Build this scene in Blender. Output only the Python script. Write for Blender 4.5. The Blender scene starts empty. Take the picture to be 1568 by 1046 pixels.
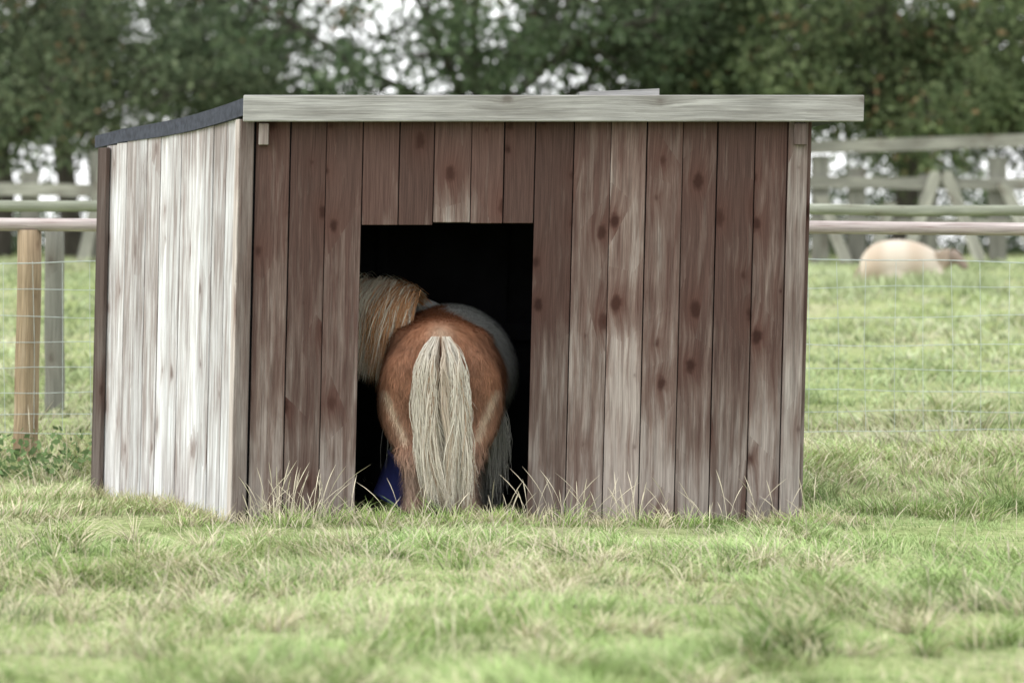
import bpy, math, random
import numpy as np
from mathutils import Vector, Matrix
random.seed(7); rng=np.random.default_rng(7)
scn=bpy.context.scene
D=20.0; CH=1.258; P0=330.0; HY=380.0; CX=784.0
def ppm(y): return P0*D/(y+D)
def WX(px,y): return (px-CX)/ppm(y)
def WZ(py,y): return CH-(py-HY)/ppm(y)

# ---------------- noise / terrain ----------------
LAT=np.random.default_rng(3).random((8,64,64))
def vn(x,y,s,k=0):
    x=np.asarray(x,float)/s+17.3*k+1000; y=np.asarray(y,float)/s+9.1*k+1000
    xi=np.floor(x).astype(int); yi=np.floor(y).astype(int)
    fx=x-xi; fy=y-yi; fx=fx*fx*(3-2*fx); fy=fy*fy*(3-2*fy)
    L=LAT[k%8]; a=L[xi%64,yi%64]; b=L[(xi+1)%64,yi%64]; c=L[xi%64,(yi+1)%64]; d=L[(xi+1)%64,(yi+1)%64]
    return (a*(1-fx)+b*fx)*(1-fy)+(c*(1-fx)+d*fx)*fy
def H(x,y):
    x=np.asarray(x,float); y=np.asarray(y,float)
    g=np.interp(y,[-600,-20,-3,-.4,0.3,1.6,2.6,6,12,18,24,60,900],[-.03,-.03,-.05,-.02,0,0.01,0.15,0.25,0.60,0.93,1.09,1.17,1.17])
    att=np.clip((np.abs(y-0.9)-1.0)/2.0,0.10,1)*np.clip((60-np.abs(y))/30,0,1)
    return g+att*(0.10*(vn(x,y,1.3,0)-.5)+0.06*(vn(x,y,.42,1)-.5))

# ---------------- materials ----------------
def newmat(n):
    m=bpy.data.materials.new(n); m.use_nodes=True; nt=m.node_tree; nt.nodes.clear()
    o=nt.nodes.new('ShaderNodeOutputMaterial'); return m,nt,o
def N(nt,t,**k):
    n=nt.nodes.new('ShaderNode'+t)
    for a,b in k.items(): setattr(n,a,b)
    return n
def ramp(nt,stops):
    r=N(nt,'ValToRGB'); e=r.color_ramp.elements
    while len(e)<len(stops): e.new(0.5)
    for i,(p,c) in enumerate(stops): e[i].position=p; e[i].color=(*c,1) if len(c)==3 else c
    return r
def math_(nt,op,a,b=None,c=None,clamp=False):
    m=N(nt,'Math',operation=op); m.use_clamp=clamp
    for i,v in enumerate((a,b,c)):
        if v is None: continue
        if isinstance(v,(int,float)): m.inputs[i].default_value=v
        else: nt.links.new(v,m.inputs[i])
    return m.outputs[0]
def mixc(nt,f,a,b,bt='MIX'):
    m=N(nt,'MixRGB',blend_type=bt)
    for i,v in enumerate((f,a,b)):
        if isinstance(v,(int,float)): m.inputs[i].default_value=v
        elif isinstance(v,tuple): m.inputs[i].default_value=(*v,1)
        else: nt.links.new(v,m.inputs[i])
    return m.outputs[0]
def simple(name,col,rough=.8,var=.25,scale=8,bump=.2,stretch=(1,1,1),spec=.2):
    m,nt,o=newmat(name); p=N(nt,'BsdfPrincipled'); p.inputs['Roughness'].default_value=rough
    p.inputs['Specular IOR Level'].default_value=spec
    tc=N(nt,'TexCoord'); mp=N(nt,'Mapping'); mp.inputs['Scale'].default_value=stretch
    nz=N(nt,'TexNoise'); nz.inputs['Scale'].default_value=scale; nz.inputs['Detail'].default_value=6
    nt.links.new(tc.outputs['Object'],mp.inputs[0]); nt.links.new(mp.outputs[0],nz.inputs['Vector'])
    lo=tuple(c*(1-var) for c in col); hi=tuple(min(1,c*(1+var)) for c in col)
    r=ramp(nt,[(.3,lo),(.7,hi)]); nt.links.new(nz.outputs[0],r.inputs[0]); nt.links.new(r.outputs[0],p.inputs['Base Color'])
    b=N(nt,'Bump'); b.inputs['Strength'].default_value=bump; b.inputs['Distance'].default_value=.01
    nt.links.new(nz.outputs[0],b.inputs['Height']); nt.links.new(b.outputs[0],p.inputs['Normal'])
    nt.links.new(p.outputs[0],o.inputs[0]); return m
def attrmat(name,trans=.35,rough=.6,spec=.2):
    m,nt,o=newmat(name); a=N(nt,'Attribute'); a.attribute_name='Col'
    if spec>0:
        d=N(nt,'BsdfPrincipled'); d.inputs['Roughness'].default_value=rough; d.inputs['Specular IOR Level'].default_value=spec
    else: d=N(nt,'BsdfDiffuse')
    nt.links.new(a.outputs['Color'],d.inputs[0])
    if trans<=0: nt.links.new(d.outputs[0],o.inputs[0]); return m
    t=N(nt,'BsdfTranslucent'); mx=N(nt,'MixShader'); mx.inputs[0].default_value=trans
    nt.links.new(a.outputs['Color'],t.inputs['Color'])
    nt.links.new(d.outputs[0],mx.inputs[1]); nt.links.new(t.outputs[0],mx.inputs[2]); nt.links.new(mx.outputs[0],o.inputs[0]); return m

def woodmat(name,c0,c1,c2,z0=1.6,zg=.45,base=0.0,knot=.8,red=(1,.66,.56)):
    """weathered board: uv in metres, Col.r brightness, Col.g weathering"""
    m,nt,o=newmat(name); L=nt.links
    uv=N(nt,'UVMap'); uv.uv_map='UVMap'; sp=N(nt,'SeparateXYZ'); L.new(uv.outputs[0],sp.inputs[0])
    at=N(nt,'Attribute'); at.attribute_name='Col'; asp=N(nt,'SeparateColor'); L.new(at.outputs['Color'],asp.inputs[0])
    tc=N(nt,'TexCoord'); osp=N(nt,'SeparateXYZ'); L.new(tc.outputs['Object'],osp.inputs[0])
    kc=N(nt,'CombineXYZ'); L.new(math_(nt,'MULTIPLY',sp.outputs[0],5.6),kc.inputs[0]); L.new(math_(nt,'MULTIPLY',sp.outputs[1],3.4),kc.inputs[1])
    vo=N(nt,'TexVoronoi'); vo.voronoi_dimensions='2D'; vo.inputs['Scale'].default_value=1; vo.inputs['Randomness'].default_value=1; L.new(kc.outputs[0],vo.inputs['Vector'])
    kd=N(nt,'TexNoise'); kd.inputs['Scale'].default_value=30; kd.inputs['Detail'].default_value=3; L.new(uv.outputs[0],kd.inputs['Vector'])
    csp=N(nt,'SeparateColor'); L.new(vo.outputs['Color'],csp.inputs[0])
    d=math_(nt,'ADD',vo.outputs['Distance'],math_(nt,'MULTIPLY_ADD',kd.outputs[0],.12,-.06))
    has=math_(nt,'MULTIPLY',math_(nt,'SUBTRACT',csp.outputs[0],.30),1.43,None,True)
    size=math_(nt,'MULTIPLY_ADD',has,.18,-.045)
    kn=N(nt,'MapRange'); kn.interpolation_type='SMOOTHSTEP'
    L.new(math_(nt,'SUBTRACT',d,size),kn.inputs[0]); kn.inputs[1].default_value=-.05; kn.inputs[2].default_value=.06; kn.inputs[3].default_value=1; kn.inputs[4].default_value=0
    knf=math_(nt,'MULTIPLY',kn.outputs[0],math_(nt,'MULTIPLY_ADD',csp.outputs[1],.5,.5))
    infl=math_(nt,'MULTIPLY',math_(nt,'EXPONENT',math_(nt,'MULTIPLY',d,-4.2)),has)
    lf=N(nt,'TexNoise'); lf.inputs['Scale'].default_value=1; lf.inputs['Detail'].default_value=1
    lc=N(nt,'CombineXYZ'); L.new(math_(nt,'MULTIPLY',sp.outputs[0],2.5),lc.inputs[0]); L.new(math_(nt,'MULTIPLY',sp.outputs[1],.45),lc.inputs[1]); L.new(lc.outputs[0],lf.inputs['Vector'])
    ph=math_(nt,'ADD',math_(nt,'MULTIPLY',lf.outputs[0],16),math_(nt,'MULTIPLY',infl,5))
    ph=math_(nt,'ADD',ph,math_(nt,'MULTIPLY',sp.outputs[0],70))
    ring=math_(nt,'MULTIPLY_ADD',math_(nt,'SINE',math_(nt,'MULTIPLY',ph,2.2)),.5,.5)
    gc=N(nt,'CombineXYZ'); L.new(math_(nt,'MULTIPLY_ADD',sp.outputs[0],150,math_(nt,'MULTIPLY',infl,4)),gc.inputs[0]); L.new(math_(nt,'MULTIPLY',sp.outputs[1],3.5),gc.inputs[1])
    gn=N(nt,'TexNoise'); gn.inputs['Scale'].default_value=1; gn.inputs['Detail'].default_value=5; gn.inputs['Roughness'].default_value=.65; L.new(gc.outputs[0],gn.inputs['Vector'])
    wc=N(nt,'CombineXYZ'); L.new(math_(nt,'MULTIPLY_ADD',sp.outputs[0],26,math_(nt,'MULTIPLY',infl,1.2)),wc.inputs[0]); L.new(math_(nt,'MULTIPLY',sp.outputs[1],1.9),wc.inputs[1])
    wn=N(nt,'TexNoise'); wn.inputs['Scale'].default_value=1; wn.inputs['Detail'].default_value=6; wn.inputs['Roughness'].default_value=.62; L.new(wc.outputs[0],wn.inputs['Vector'])
    bn=N(nt,'TexNoise'); bn.inputs['Scale'].default_value=1.6; bn.inputs['Detail'].default_value=3; L.new(tc.outputs['Object'],bn.inputs['Vector'])
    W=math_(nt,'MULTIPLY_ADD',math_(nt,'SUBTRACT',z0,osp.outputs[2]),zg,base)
    W=math_(nt,'ADD',W,math_(nt,'MULTIPLY_ADD',wn.outputs[0],2.6,-1.3))
    W=math_(nt,'ADD',W,math_(nt,'MULTIPLY_ADD',bn.outputs[0],1.3,-.65))
    W=math_(nt,'SUBTRACT',W,math_(nt,'MULTIPLY',infl,.7))
    W=math_(nt,'ADD',W,asp.outputs[1],clamp=True)
    r=ramp(nt,[(0,c0),(.5,c1),(1,c2)]); L.new(W,r.inputs[0])
    col=mixc(nt,math_(nt,'MULTIPLY',ring,.20),r.outputs[0],tuple(c*.6 for c in c0))
    gr=N(nt,'MapRange'); L.new(gn.outputs[0],gr.inputs[0]); gr.inputs[1].default_value=.3; gr.inputs[2].default_value=.7; gr.inputs[3].default_value=.60; gr.inputs[4].default_value=1.25
    col=mixc(nt,1.0,col,gr.outputs[0],'MULTIPLY')
    col=mixc(nt,math_(nt,'MULTIPLY',infl,.9*knot),col,(c0[0]*red[0]*.8,c0[1]*red[1]*.8,c0[2]*red[2]*.8))
    col=mixc(nt,math_(nt,'MULTIPLY',knf,knot),col,(c0[0]*.30,c0[1]*.22,c0[2]*.20))
    col=mixc(nt,1.0,col,asp.outputs[0],'MULTIPLY')
    p=N(nt,'BsdfPrincipled'); p.inputs['Roughness'].default_value=.85; p.inputs['Specular IOR Level'].default_value=.12
    L.new(col,p.inputs['Base Color'])
    b=N(nt,'Bump'); b.inputs['Strength'].default_value=.35; b.inputs['Distance'].default_value=.004; L.new(gn.outputs[0],b.inputs['Height']); L.new(b.outputs[0],p.inputs['Normal'])
    L.new(p.outputs[0],o.inputs[0]); return m

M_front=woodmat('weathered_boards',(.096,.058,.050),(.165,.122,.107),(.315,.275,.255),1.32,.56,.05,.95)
M_side=woodmat('silvered_boards',(.33,.29,.28),(.60,.59,.60),(.78,.80,.83),1.0,.1,.45,.5,(1,.85,.8))
M_trim=woodmat('trim_boards',(.12,.088,.078),(.19,.158,.145),(.29,.262,.245),1.5,.3,.1)
M_fascia=woodmat('fascia_board',(.24,.232,.22),(.34,.335,.322),(.42,.415,.405),1.0,.0,.3,.5,(1,.95,.9))
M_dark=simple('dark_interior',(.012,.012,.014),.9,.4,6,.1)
M_felt=simple('roofing_felt',(.045,.05,.066),.85,.3,30,.3)
M_hair=attrmat('pony_hair',.12,.55,0); M_skin=attrmat('pony_coat',0,.6,.15); M_leaf=attrmat('foliage_leaf',.3,spec=0); M_grass=attrmat('grass_blade',0,.7,0)
M_bark=simple('bark',(.05,.045,.038),.95,.4,12,.8,(1,1,.3))

# ---------------- mesh helpers ----------------
COL=scn.collection
def empty(name):
    e=bpy.data.objects.new(name,None); COL.objects.link(e); return e
def obj(name,me,mats,parent=None):
    o=bpy.data.objects.new(name,me); COL.objects.link(o)
    for m in (mats if isinstance(mats,list) else [mats]): me.materials.append(m)
    if parent: o.parent=parent
    return o
def quadmesh(name,V,F,C=None,matidx=None,smooth=False):
    V=np.asarray(V,np.float32).reshape(-1,3); F=np.asarray(F,np.int32).reshape(-1,4)
    me=bpy.data.meshes.new(name); me.vertices.add(len(V)); me.vertices.foreach_set('co',V.ravel())
    me.loops.add(F.size); me.loops.foreach_set('vertex_index',F.ravel())
    me.polygons.add(len(F)); me.polygons.foreach_set('loop_start',np.arange(0,F.size,4,dtype=np.int32))
    try: me.polygons.foreach_set('loop_total',np.full(len(F),4,np.int32))
    except Exception: pass
    if matidx is not None: me.polygons.foreach_set('material_index',np.asarray(matidx,np.int32))
    if smooth: me.polygons.foreach_set('use_smooth',np.ones(len(F),bool))
    me.update(calc_edges=True)
    if C is not None:
        C=np.asarray(C,np.float32).reshape(-1,3)
        a=me.color_attributes.new('Col','FLOAT_COLOR','POINT'); a.data.foreach_set('color',np.concatenate([C,np.ones((len(C),1),np.float32)],1).ravel())
    me.validate(); return me
def ribbons(paths,widths,side,cols):
    n,k,_=paths.shape
    s=side[:,None,:]*widths[:,:,None]*.5
    V=np.stack([paths-s,paths+s],2).reshape(n*k*2,3)
    C=np.repeat(cols[:,:,None,:],2,2).reshape(-1,3)
    b=(np.arange(n)*k*2)[:,None,None]; j=(np.arange(k-1)*2)[None,:,None]
    F=(b+j+np.array([0,1,3,2])[None,None,:]).reshape(-1,4)
    return V,F,C
class Acc:
    def __init__(s): s.v=[];s.f=[];s.uv=[];s.c=[];s.mi=[]
    def board(s,o,ex,ez,ey,tone=1,wea=0,mi=0,uo=None,jit=.0):
        o,ex,ez,ey=[np.array(a,float) for a in (o,ex,ez,ey)]
        b=len(s.v); lx=np.linalg.norm(ex); lz=np.linalg.norm(ez)
        u0=random.uniform(0,40) if uo is None else uo; v0=random.uniform(0,40)
        co=[]
        for k in range(8):
            i,j,l=k&1,(k>>1)&1,(k>>2)&1
            p=o+ex*i+ez*j+ey*l+np.array([random.uniform(-jit,jit) for _ in range(3)])
            s.v.append(tuple(p)); co.append((u0+i*lx+(.02*l),v0+j*lz))
        for f in ((0,1,3,2),(4,6,7,5),(0,4,5,1),(2,3,7,6),(0,2,6,4),(1,5,7,3)):
            s.f.append([b+q for q in f]); s.uv+= [co[q] for q in f]; s.mi.append(mi)
        s.c+=[(tone,wea,0)]*8
    def mesh(s,name,shear=0):
        me=bpy.data.meshes.new(name); V=np.array(s.v); V[:,0]+=shear*V[:,2]
        me.from_pydata(V.tolist(),[],s.f); l=me.uv_layers.new(name='UVMap'); l.data.foreach_set('uv',np.array(s.uv,np.float32).ravel())
        a=me.color_attributes.new('Col','FLOAT_COLOR','POINT'); a.data.foreach_set('color',np.array([(*c,1) for c in s.c],np.float32).ravel())
        me.polygons.foreach_set('material_index',np.array(s.mi,np.int32)); me.update()
        import bmesh; bm=bmesh.new(); bm.from_mesh(me); bmesh.ops.recalc_face_normals(bm,faces=bm.faces); bm.to_mesh(me); bm.free()
        return me
def tube(pts,rad,seg=8):
    pts=np.array(pts,float); n=len(pts); V=[];F=[]
    for i in range(n):
        t=pts[min(i+1,n-1)]-pts[max(i-1,0)]; t/=np.linalg.norm(t)+1e-9
        a=np.cross(t,[0,0,1]) if abs(t[2])<.9 else np.cross(t,[1,0,0]); a/=np.linalg.norm(a); b=np.cross(t,a)
        for k in range(seg):
            th=2*math.pi*k/seg; V.append(pts[i]+rad[i]*(math.cos(th)*a+math.sin(th)*b))
    for i in range(n-1):
        for k in range(seg): F.append([i*seg+k,i*seg+(k+1)%seg,(i+1)*seg+(k+1)%seg,(i+1)*seg+k])
    return V,F

# ---------------- ground ----------------
xs=np.concatenate([-np.geomspace(900,7,24),np.arange(-6.5,6.51,.1),np.geomspace(7,900,24)])
ys=np.concatenate([-np.geomspace(300,10,14),np.arange(-9.5,8,.1),np.arange(8,30,.5),np.geomspace(30,1500,24)])
X,Y=np.meshgrid(xs,ys); Z=H(X,Y); nx=len(xs); ny=len(ys)
V=np.stack([X,Y,Z],-1).reshape(-1,3)
i=np.arange(nx-1)[None,:]+np.arange(ny-1)[:,None]*nx
F=np.stack([i,i+1,i+1+nx,i+nx],-1).reshape(-1,4)
m,nt,o=newmat('pasture'); L=nt.links
tc=N(nt,'TexCoord'); n1=N(nt,'TexNoise'); n1.inputs['Scale'].default_value=1.1; n1.inputs['Detail'].default_value=8
n2=N(nt,'TexNoise'); n2.inputs['Scale'].default_value=22; n2.inputs['Detail'].default_value=6
L.new(tc.outputs['Object'],n1.inputs['Vector']); L.new(tc.outputs['Object'],n2.inputs['Vector'])
r1=ramp(nt,[(.35,(.24,.30,.13)),(.52,(.33,.38,.19)),(.7,(.42,.41,.28))]); L.new(n1.outputs[0],r1.inputs[0])
r2=ramp(nt,[(.3,(.65,.65,.6)),(.7,(1.15,1.15,1.1))]); L.new(n2.outputs[0],r2.inputs[0])
p=N(nt,'BsdfDiffuse')
L.new(mixc(nt,1.0,r1.outputs[0],r2.outputs[0],'MULTIPLY'),p.inputs[0])
b=N(nt,'Bump'); b.inputs['Distance'].default_value=.05; L.new(n2.outputs[0],b.inputs['Height']); L.new(b.outputs[0],p.inputs['Normal']); L.new(p.outputs[0],o.inputs[0])
obj('ground',quadmesh('ground',V,F,smooth=True),m)

# ---------------- grass ----------------
GV=[];GF=[];GC=[];off=0
def add_rib(V,F,C):
    global off
    GV.append(V);GF.append(F+off);GC.append(C);off+=len(V)
def shed_mask(x,y):
    t=y/1.6; return (y>-0.01)&(y<1.62)&(x>-1.30-.78*t)&(x<1.36-.78*t)
def grass_zone(x1f,y0,y1,dens,hmin,hmax,wid,seed,bright=1.0,mix=0.):
    r=np.random.default_rng(seed)
    wmax=max(x1f(y0),x1f(y1)); n=int(dens*2*wmax*(y1-y0))
    x=r.uniform(-wmax,wmax,n); y=r.uniform(y0,y1,n)
    tx=np.round(x/.09+ (vn(x,y,.2,4)-.5)*2)*.09; ty=np.round(y/.09+(vn(x,y,.2,5)-.5)*2)*.09
    pull=r.uniform(0,.6,n); x=x*(1-pull)+(tx+r.normal(0,.012,n))*pull; y=y*(1-pull)+(ty+r.normal(0,.012,n))*pull
    k=(np.abs(x)<np.interp(y,[y0,y1],[x1f(y0),x1f(y1)]))&~shed_mask(x,y)
    x=x[k];y=y[k];n=len(x); z=H(x,y)
    rough=np.clip((vn(x,y,.5,2)*.55+vn(x,y,1.7,3)*.4+vn(x,y,.22,7)*.3-.45)*2.3,0,1)
    straw=np.clip((vn(x,y,.6,6)*.5+vn(x,y,2.3,7)*.6+r.normal(0,.16,n)-.39)*2.0,0,1)
    near=np.where((y<0.3),np.clip((-y-.1)/1.6,.45,1),1.)
    h=(hmin+(hmax-hmin)*rough**1.3)*r.uniform(.45,1.2,n)*near
    ang=vn(x,y,.6,1)*14+r.normal(0,.8,n); lean=np.clip(r.gamma(2.0,.30,n)+.6*rough,0,2.0)
    K=4; t=np.linspace(0,1,K)[None,:]
    dx=np.cos(ang)[:,None]; dy=np.sin(ang)[:,None]
    bend=lean[:,None]*(t**1.7)
    P=np.stack([x[:,None]+dx*bend*h[:,None]*.9, y[:,None]+dy*bend*h[:,None]*.9, z[:,None]-.01+h[:,None]*(t-.30*lean[:,None]*t**2.2)],-1)
    w=wid*r.uniform(.6,1.3,n)[:,None]*np.array([1,.85,.55,.08])[None,:]
    sa=r.uniform(0,math.pi,n)*.6-.9; side=np.stack([np.cos(sa),np.sin(sa),np.zeros(n)],-1)
    g1=np.array([.26,.375,.135]);g2=np.array([.40,.50,.235]);g3=np.array([.14,.21,.08]);s1=np.array([.64,.585,.44]);s2=np.array([.49,.43,.30])
    q=r.random(n)[:,None]; base=g1*(1-q)+g2*q
    dk=(np.clip(vn(x,y,.30,3)-.55,0,1)*2.2)[:,None]; base=base*(1-dk)+g3*dk
    q2=r.random(n)[:,None]; sc=s1*q2+s2*(1-q2)
    st=np.where(r.random(n)<straw*.65,1.0,straw*.3)[:,None]; c=base*(1-st)+sc*st
    c=c*(1-mix)+np.array([.42,.47,.31])*mix
    c=c*bright*(r.normal(1,.14,n)[:,None])*(.80+.38*vn(x,y,1.1,4))[:,None]
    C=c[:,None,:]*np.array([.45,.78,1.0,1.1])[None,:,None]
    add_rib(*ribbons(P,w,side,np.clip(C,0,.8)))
fx=lambda y:(y+20)*.1188*1.0+.5
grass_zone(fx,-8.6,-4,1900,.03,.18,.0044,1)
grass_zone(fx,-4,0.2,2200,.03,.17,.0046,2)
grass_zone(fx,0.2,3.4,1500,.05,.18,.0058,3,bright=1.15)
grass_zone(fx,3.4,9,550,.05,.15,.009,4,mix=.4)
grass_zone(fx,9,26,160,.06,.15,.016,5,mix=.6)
def tuft(cx,cy,n,h,rad,col,w=.005,lean=.7,seed=0,wind=0.):
    r=np.random.default_rng(seed+int(abs(cx)*100)+int(abs(cy)*77)); a=r.uniform(0,2*math.pi,n); rr=rad*np.sqrt(r.random(n))*r.uniform(.3,1.5,n)
    x=cx+rr*np.cos(a); y=cy+rr*np.sin(a); z=H(x,y); hh=h*r.uniform(.4,1.2,n); K=5; t=np.linspace(0,1,K)[None,:]
    a2=a+r.normal(0,1.0,n); le=lean*r.uniform(.2,1.5,n)
    P=np.stack([x[:,None]+(np.cos(a2)*le*hh+wind*hh)[:,None]*t**1.6,y[:,None]+np.sin(a2)[:,None]*(le*hh)[:,None]*t**1.6,z[:,None]-.01+hh[:,None]*(t-.38*le[:,None]*t**2.3)],-1)
    W=w*r.uniform(.6,1.2,n)[:,None]*np.array([1,.9,.7,.45,.08])[None,:]
    sa=r.uniform(-.8,.8,n); side=np.stack([np.cos(sa),np.sin(sa),0*sa],-1)
    c=np.array(col)[None,:]*r.uniform(.65,1.4,n)[:,None]; st=(r.random(n)<.28)[:,None]; c=np.where(st,np.array([.60,.55,.38]),c)
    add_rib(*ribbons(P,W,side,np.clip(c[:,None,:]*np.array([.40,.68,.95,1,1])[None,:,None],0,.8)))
def gy(py): return CH*P0*D/(py-HY)-D
for ci,(px,py,n,h,c) in enumerate([(1195,985,1300,.20,(.12,.20,.06)),(470,1062,600,.18,(.15,.22,.07)),(120,880,500,.14,(.20,.30,.09)),(700,850,250,.08,(.22,.34,.1)),(880,965,300,.13,(.22,.34,.10)),(1440,790,350,.15,(.25,.33,.12)),(60,820,450,.16,(.20,.28,.09)),(440,880,350,.12,(.20,.31,.09)),(640,835,300,.10,(.20,.32,.09)),(1300,890,400,.15,(.24,.33,.11)),(1520,960,400,.16,(.22,.31,.10)),(240,860,350,.13,(.22,.31,.1))]):
    y=gy(py); x=WX(px,y)
    for k in range(7):
        tuft(x+random.gauss(0,.12),y+random.gauss(0,.18),n//7,h*random.uniform(.5,1.15),random.uniform(.04,.12),c,.0045,1.1,ci*20+k,random.uniform(-.7,.7))
for k in range(190):
    y=random.uniform(-7.8,-1.0); x=random.uniform(-1,1)*fx(y); tuft(x,y,random.randint(20,90),random.uniform(.08,.20),random.uniform(.03,.1),(.25,.36,.13) if random.random()<.5 else (.58,.53,.38),.0042,1.2,900+k,random.uniform(-.8,.8))
for k in range(110):
    y=random.uniform(-.28,-.05); x=random.uniform(-1.6,1.7); tuft(x,y,38,random.uniform(.03,.15),.08,(.32,.45,.15) if random.random()<.6 else (.56,.50,.35),.0042,.8,k,random.uniform(-.4,.4))
for k in range(18): tuft(random.uniform(-.74,.05),random.uniform(-.20,.0),60,random.uniform(.04,.12),.06,(.38,.56,.15),.0042,.6,200+k)
for k in range(26):
    t=random.random(); tuft(-1.33-.78*t,-.05+1.6*t,40,random.uniform(.05,.12),.08,(.48,.46,.28),.0045,.6,300+k)
for k in range(130):
    x=random.uniform(-3.8,3.8); y=random.uniform(2.0,3.0); tuft(x,y,40,random.uniform(.08,.18),.16,(.38,.46,.2) if random.random()<.4 else (.68,.63,.46),.006,.9,400+k,random.uniform(-.5,.5))
def stems(n,xr,yr,h0,h1,seed,w=1.):
    r=np.random.default_rng(seed); x=r.uniform(*xr,n); y=r.uniform(*yr,n); z=H(x,y); h=r.uniform(h0,h1,n); a=r.uniform(0,2*math.pi,n); le=r.uniform(.15,.8,n)
    K=7; t=np.linspace(0,1,K)[None,:]
    P=np.stack([x[:,None]+(np.cos(a)*le*h)[:,None]*t**1.8,y[:,None]+(np.sin(a)*le*h)[:,None]*.5*t**1.8,z[:,None]+h[:,None]*(t-.2*le[:,None]*t**2)],-1)
    W=w*np.ones((n,1))*np.array([.0022,.002,.0018,.0016,.0032,.004,.0006])[None,:]
    side=np.tile([1.,0,0],(n,1)); c=np.array([.60,.54,.42])[None,:]*r.uniform(.6,1.15,n)[:,None]
    add_rib(*ribbons(P,W,side,np.repeat(c[:,None,:],K,1)))
stems(90,(-1.25,1.4),(-.3,-.06),.08,.27,11); stems(36,(-1.15,-.85),(-.3,-.1),.12,.34,12); stems(700,(-2.6,2.6),(-6.5,-.8),.08,.22,13); stems(220,(-3.6,3.6),(2.0,3.2),.15,.35,14,1.2)
stems(22,(.05,.6),(-.25,-.1),.12,.3,15)
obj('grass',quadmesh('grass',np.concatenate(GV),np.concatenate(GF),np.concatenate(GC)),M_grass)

# ---------------- leaf helper ----------------
def leaves(P,size,cols,r):
    n=len(P); a=r.normal(size=(n,3)); a/=np.linalg.norm(a,axis=1)[:,None]; b=np.cross(a,r.normal(size=(n,3))); b/=np.linalg.norm(b,axis=1)[:,None]
    s=size*r.uniform(.6,1.3,n)[:,None]
    V=np.stack([P-a*s*.5,P+b*s*.32-a*s*.05,P+a*s*.5,P-b*s*.32-a*s*.05],1).reshape(-1,3)
    F=np.arange(n*4).reshape(-1,4); return V,F,np.repeat(cols,4,0)
r=np.random.default_rng(5); n=420
cx=r.choice([-2.75,-2.55,-2.35,-2.95,-2.2],n); P=np.stack([cx+r.normal(0,.16,n),2.15+r.normal(0,.12,n),.03+np.abs(r.normal(0,.10,n))],-1)
P[:,2]+=H(P[:,0],P[:,1])
c=np.array([.15,.22,.10])*r.uniform(.5,1.6,n)[:,None]
V,F,C=leaves(P,.045,c,r); obj('nettle_plant',quadmesh('nettle_plant',V,F,C),M_leaf)

# ---------------- trees ----------------
def build_tree(name,bx,by,h,crad,seed,nleaf,lsize=.085,tint=(1,1,1),orange=.03,trunk=.16,sparse=0.,low=.55):
    r=np.random.default_rng(seed); TV=[];TF=[];o_=0
    def add(pts,rad,seg=7):
        nonlocal o_
        v,f=tube(pts,rad,seg); TV.extend(v); TF.extend([[a+o_ for a in q] for q in f]); o_+=len(v)
    g=float(H(bx,by)); fork=h*.28
    base=np.array([bx,by,g-.1]); top=np.array([bx+r.normal(0,.15),by,g+fork])
    mid=(base+top)/2+r.normal(0,.06,3); add([base,mid,top],[trunk*1.3,trunk,trunk*.85],9)
    tips=[]
    nl=9
    for i in range(nl):
        az=2*math.pi*i/nl+r.normal(0,.25); el=r.uniform(.15,1.2); ln=crad*r.uniform(.75,1.1)
        d=np.array([math.cos(az)*math.cos(el),math.sin(az)*math.cos(el),math.sin(el)*h*.62/crad])
        p=[top.copy()]; cur=top.copy()
        for s in range(5):
            cur=cur+d*ln/5+r.normal(0,.10,3); p.append(cur.copy())
        add(p,list(np.linspace(trunk*.5,.02,6)))
        for s in range(1,6):
            for k in range(3):
                q=p[s]; dd=d*.5+r.normal(0,.8,3); dd[2]=dd[2]*.6+.05; dd/=np.linalg.norm(dd); l2=r.uniform(.5,1.1)*crad*.32
                p2=[q,q+dd*l2*.5+r.normal(0,.05,3),q+dd*l2+np.array([0,0,-.08])]
                add(p2,[.03,.018,.006],5); tips+= [p2[1],p2[2],p2[2]+r.normal(0,.22,3)]
                if low<.9 and s>=3: tips+= [p2[2]+np.array([r.normal(0,.2),r.normal(0,.2),-.35-.5*r.random()])]
    tips=np.array(tips); tips=tips[tips[:,2]>g+low]
    if sparse>0: tips=tips[r.random(len(tips))>sparse]
    wgt=r.uniform(.2,1.5,len(tips)); wgt/=wgt.sum()
    idx=r.choice(len(tips),nleaf,p=wgt); sig=r.uniform(.12,.30,len(tips))
    P=tips[idx]+r.normal(0,1,(nleaf,3))*sig[idx][:,None]*np.array([1,1,.75])
    ct=r.uniform(.45,1.6,len(tips))[idx][:,None]
    q=r.random(nleaf)[:,None]
    c=(np.array([.052,.074,.042])*(1-q)+np.array([.14,.168,.10])*q)*ct*np.array(tint)
    og=(r.random(len(tips))[idx]<orange*2)&(r.random(nleaf)<.25); c[og]=np.array([.22,.15,.085])*r.uniform(.6,1.2,og.sum())[:,None]
    V,F,C=leaves(P,lsize,c,r)
    TV=np.array(TV);TF=np.array(TF); nb=len(TV)
    VV=np.concatenate([TV,V]);FF=np.concatenate([TF,F+nb]);CC=np.concatenate([np.full((nb,3),.05),C])
    mi=np.concatenate([np.zeros(len(TF),int),np.ones(len(F),int)])
    obj(name,quadmesh(name,VV,FF,CC,mi),[M_bark,M_leaf])
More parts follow.
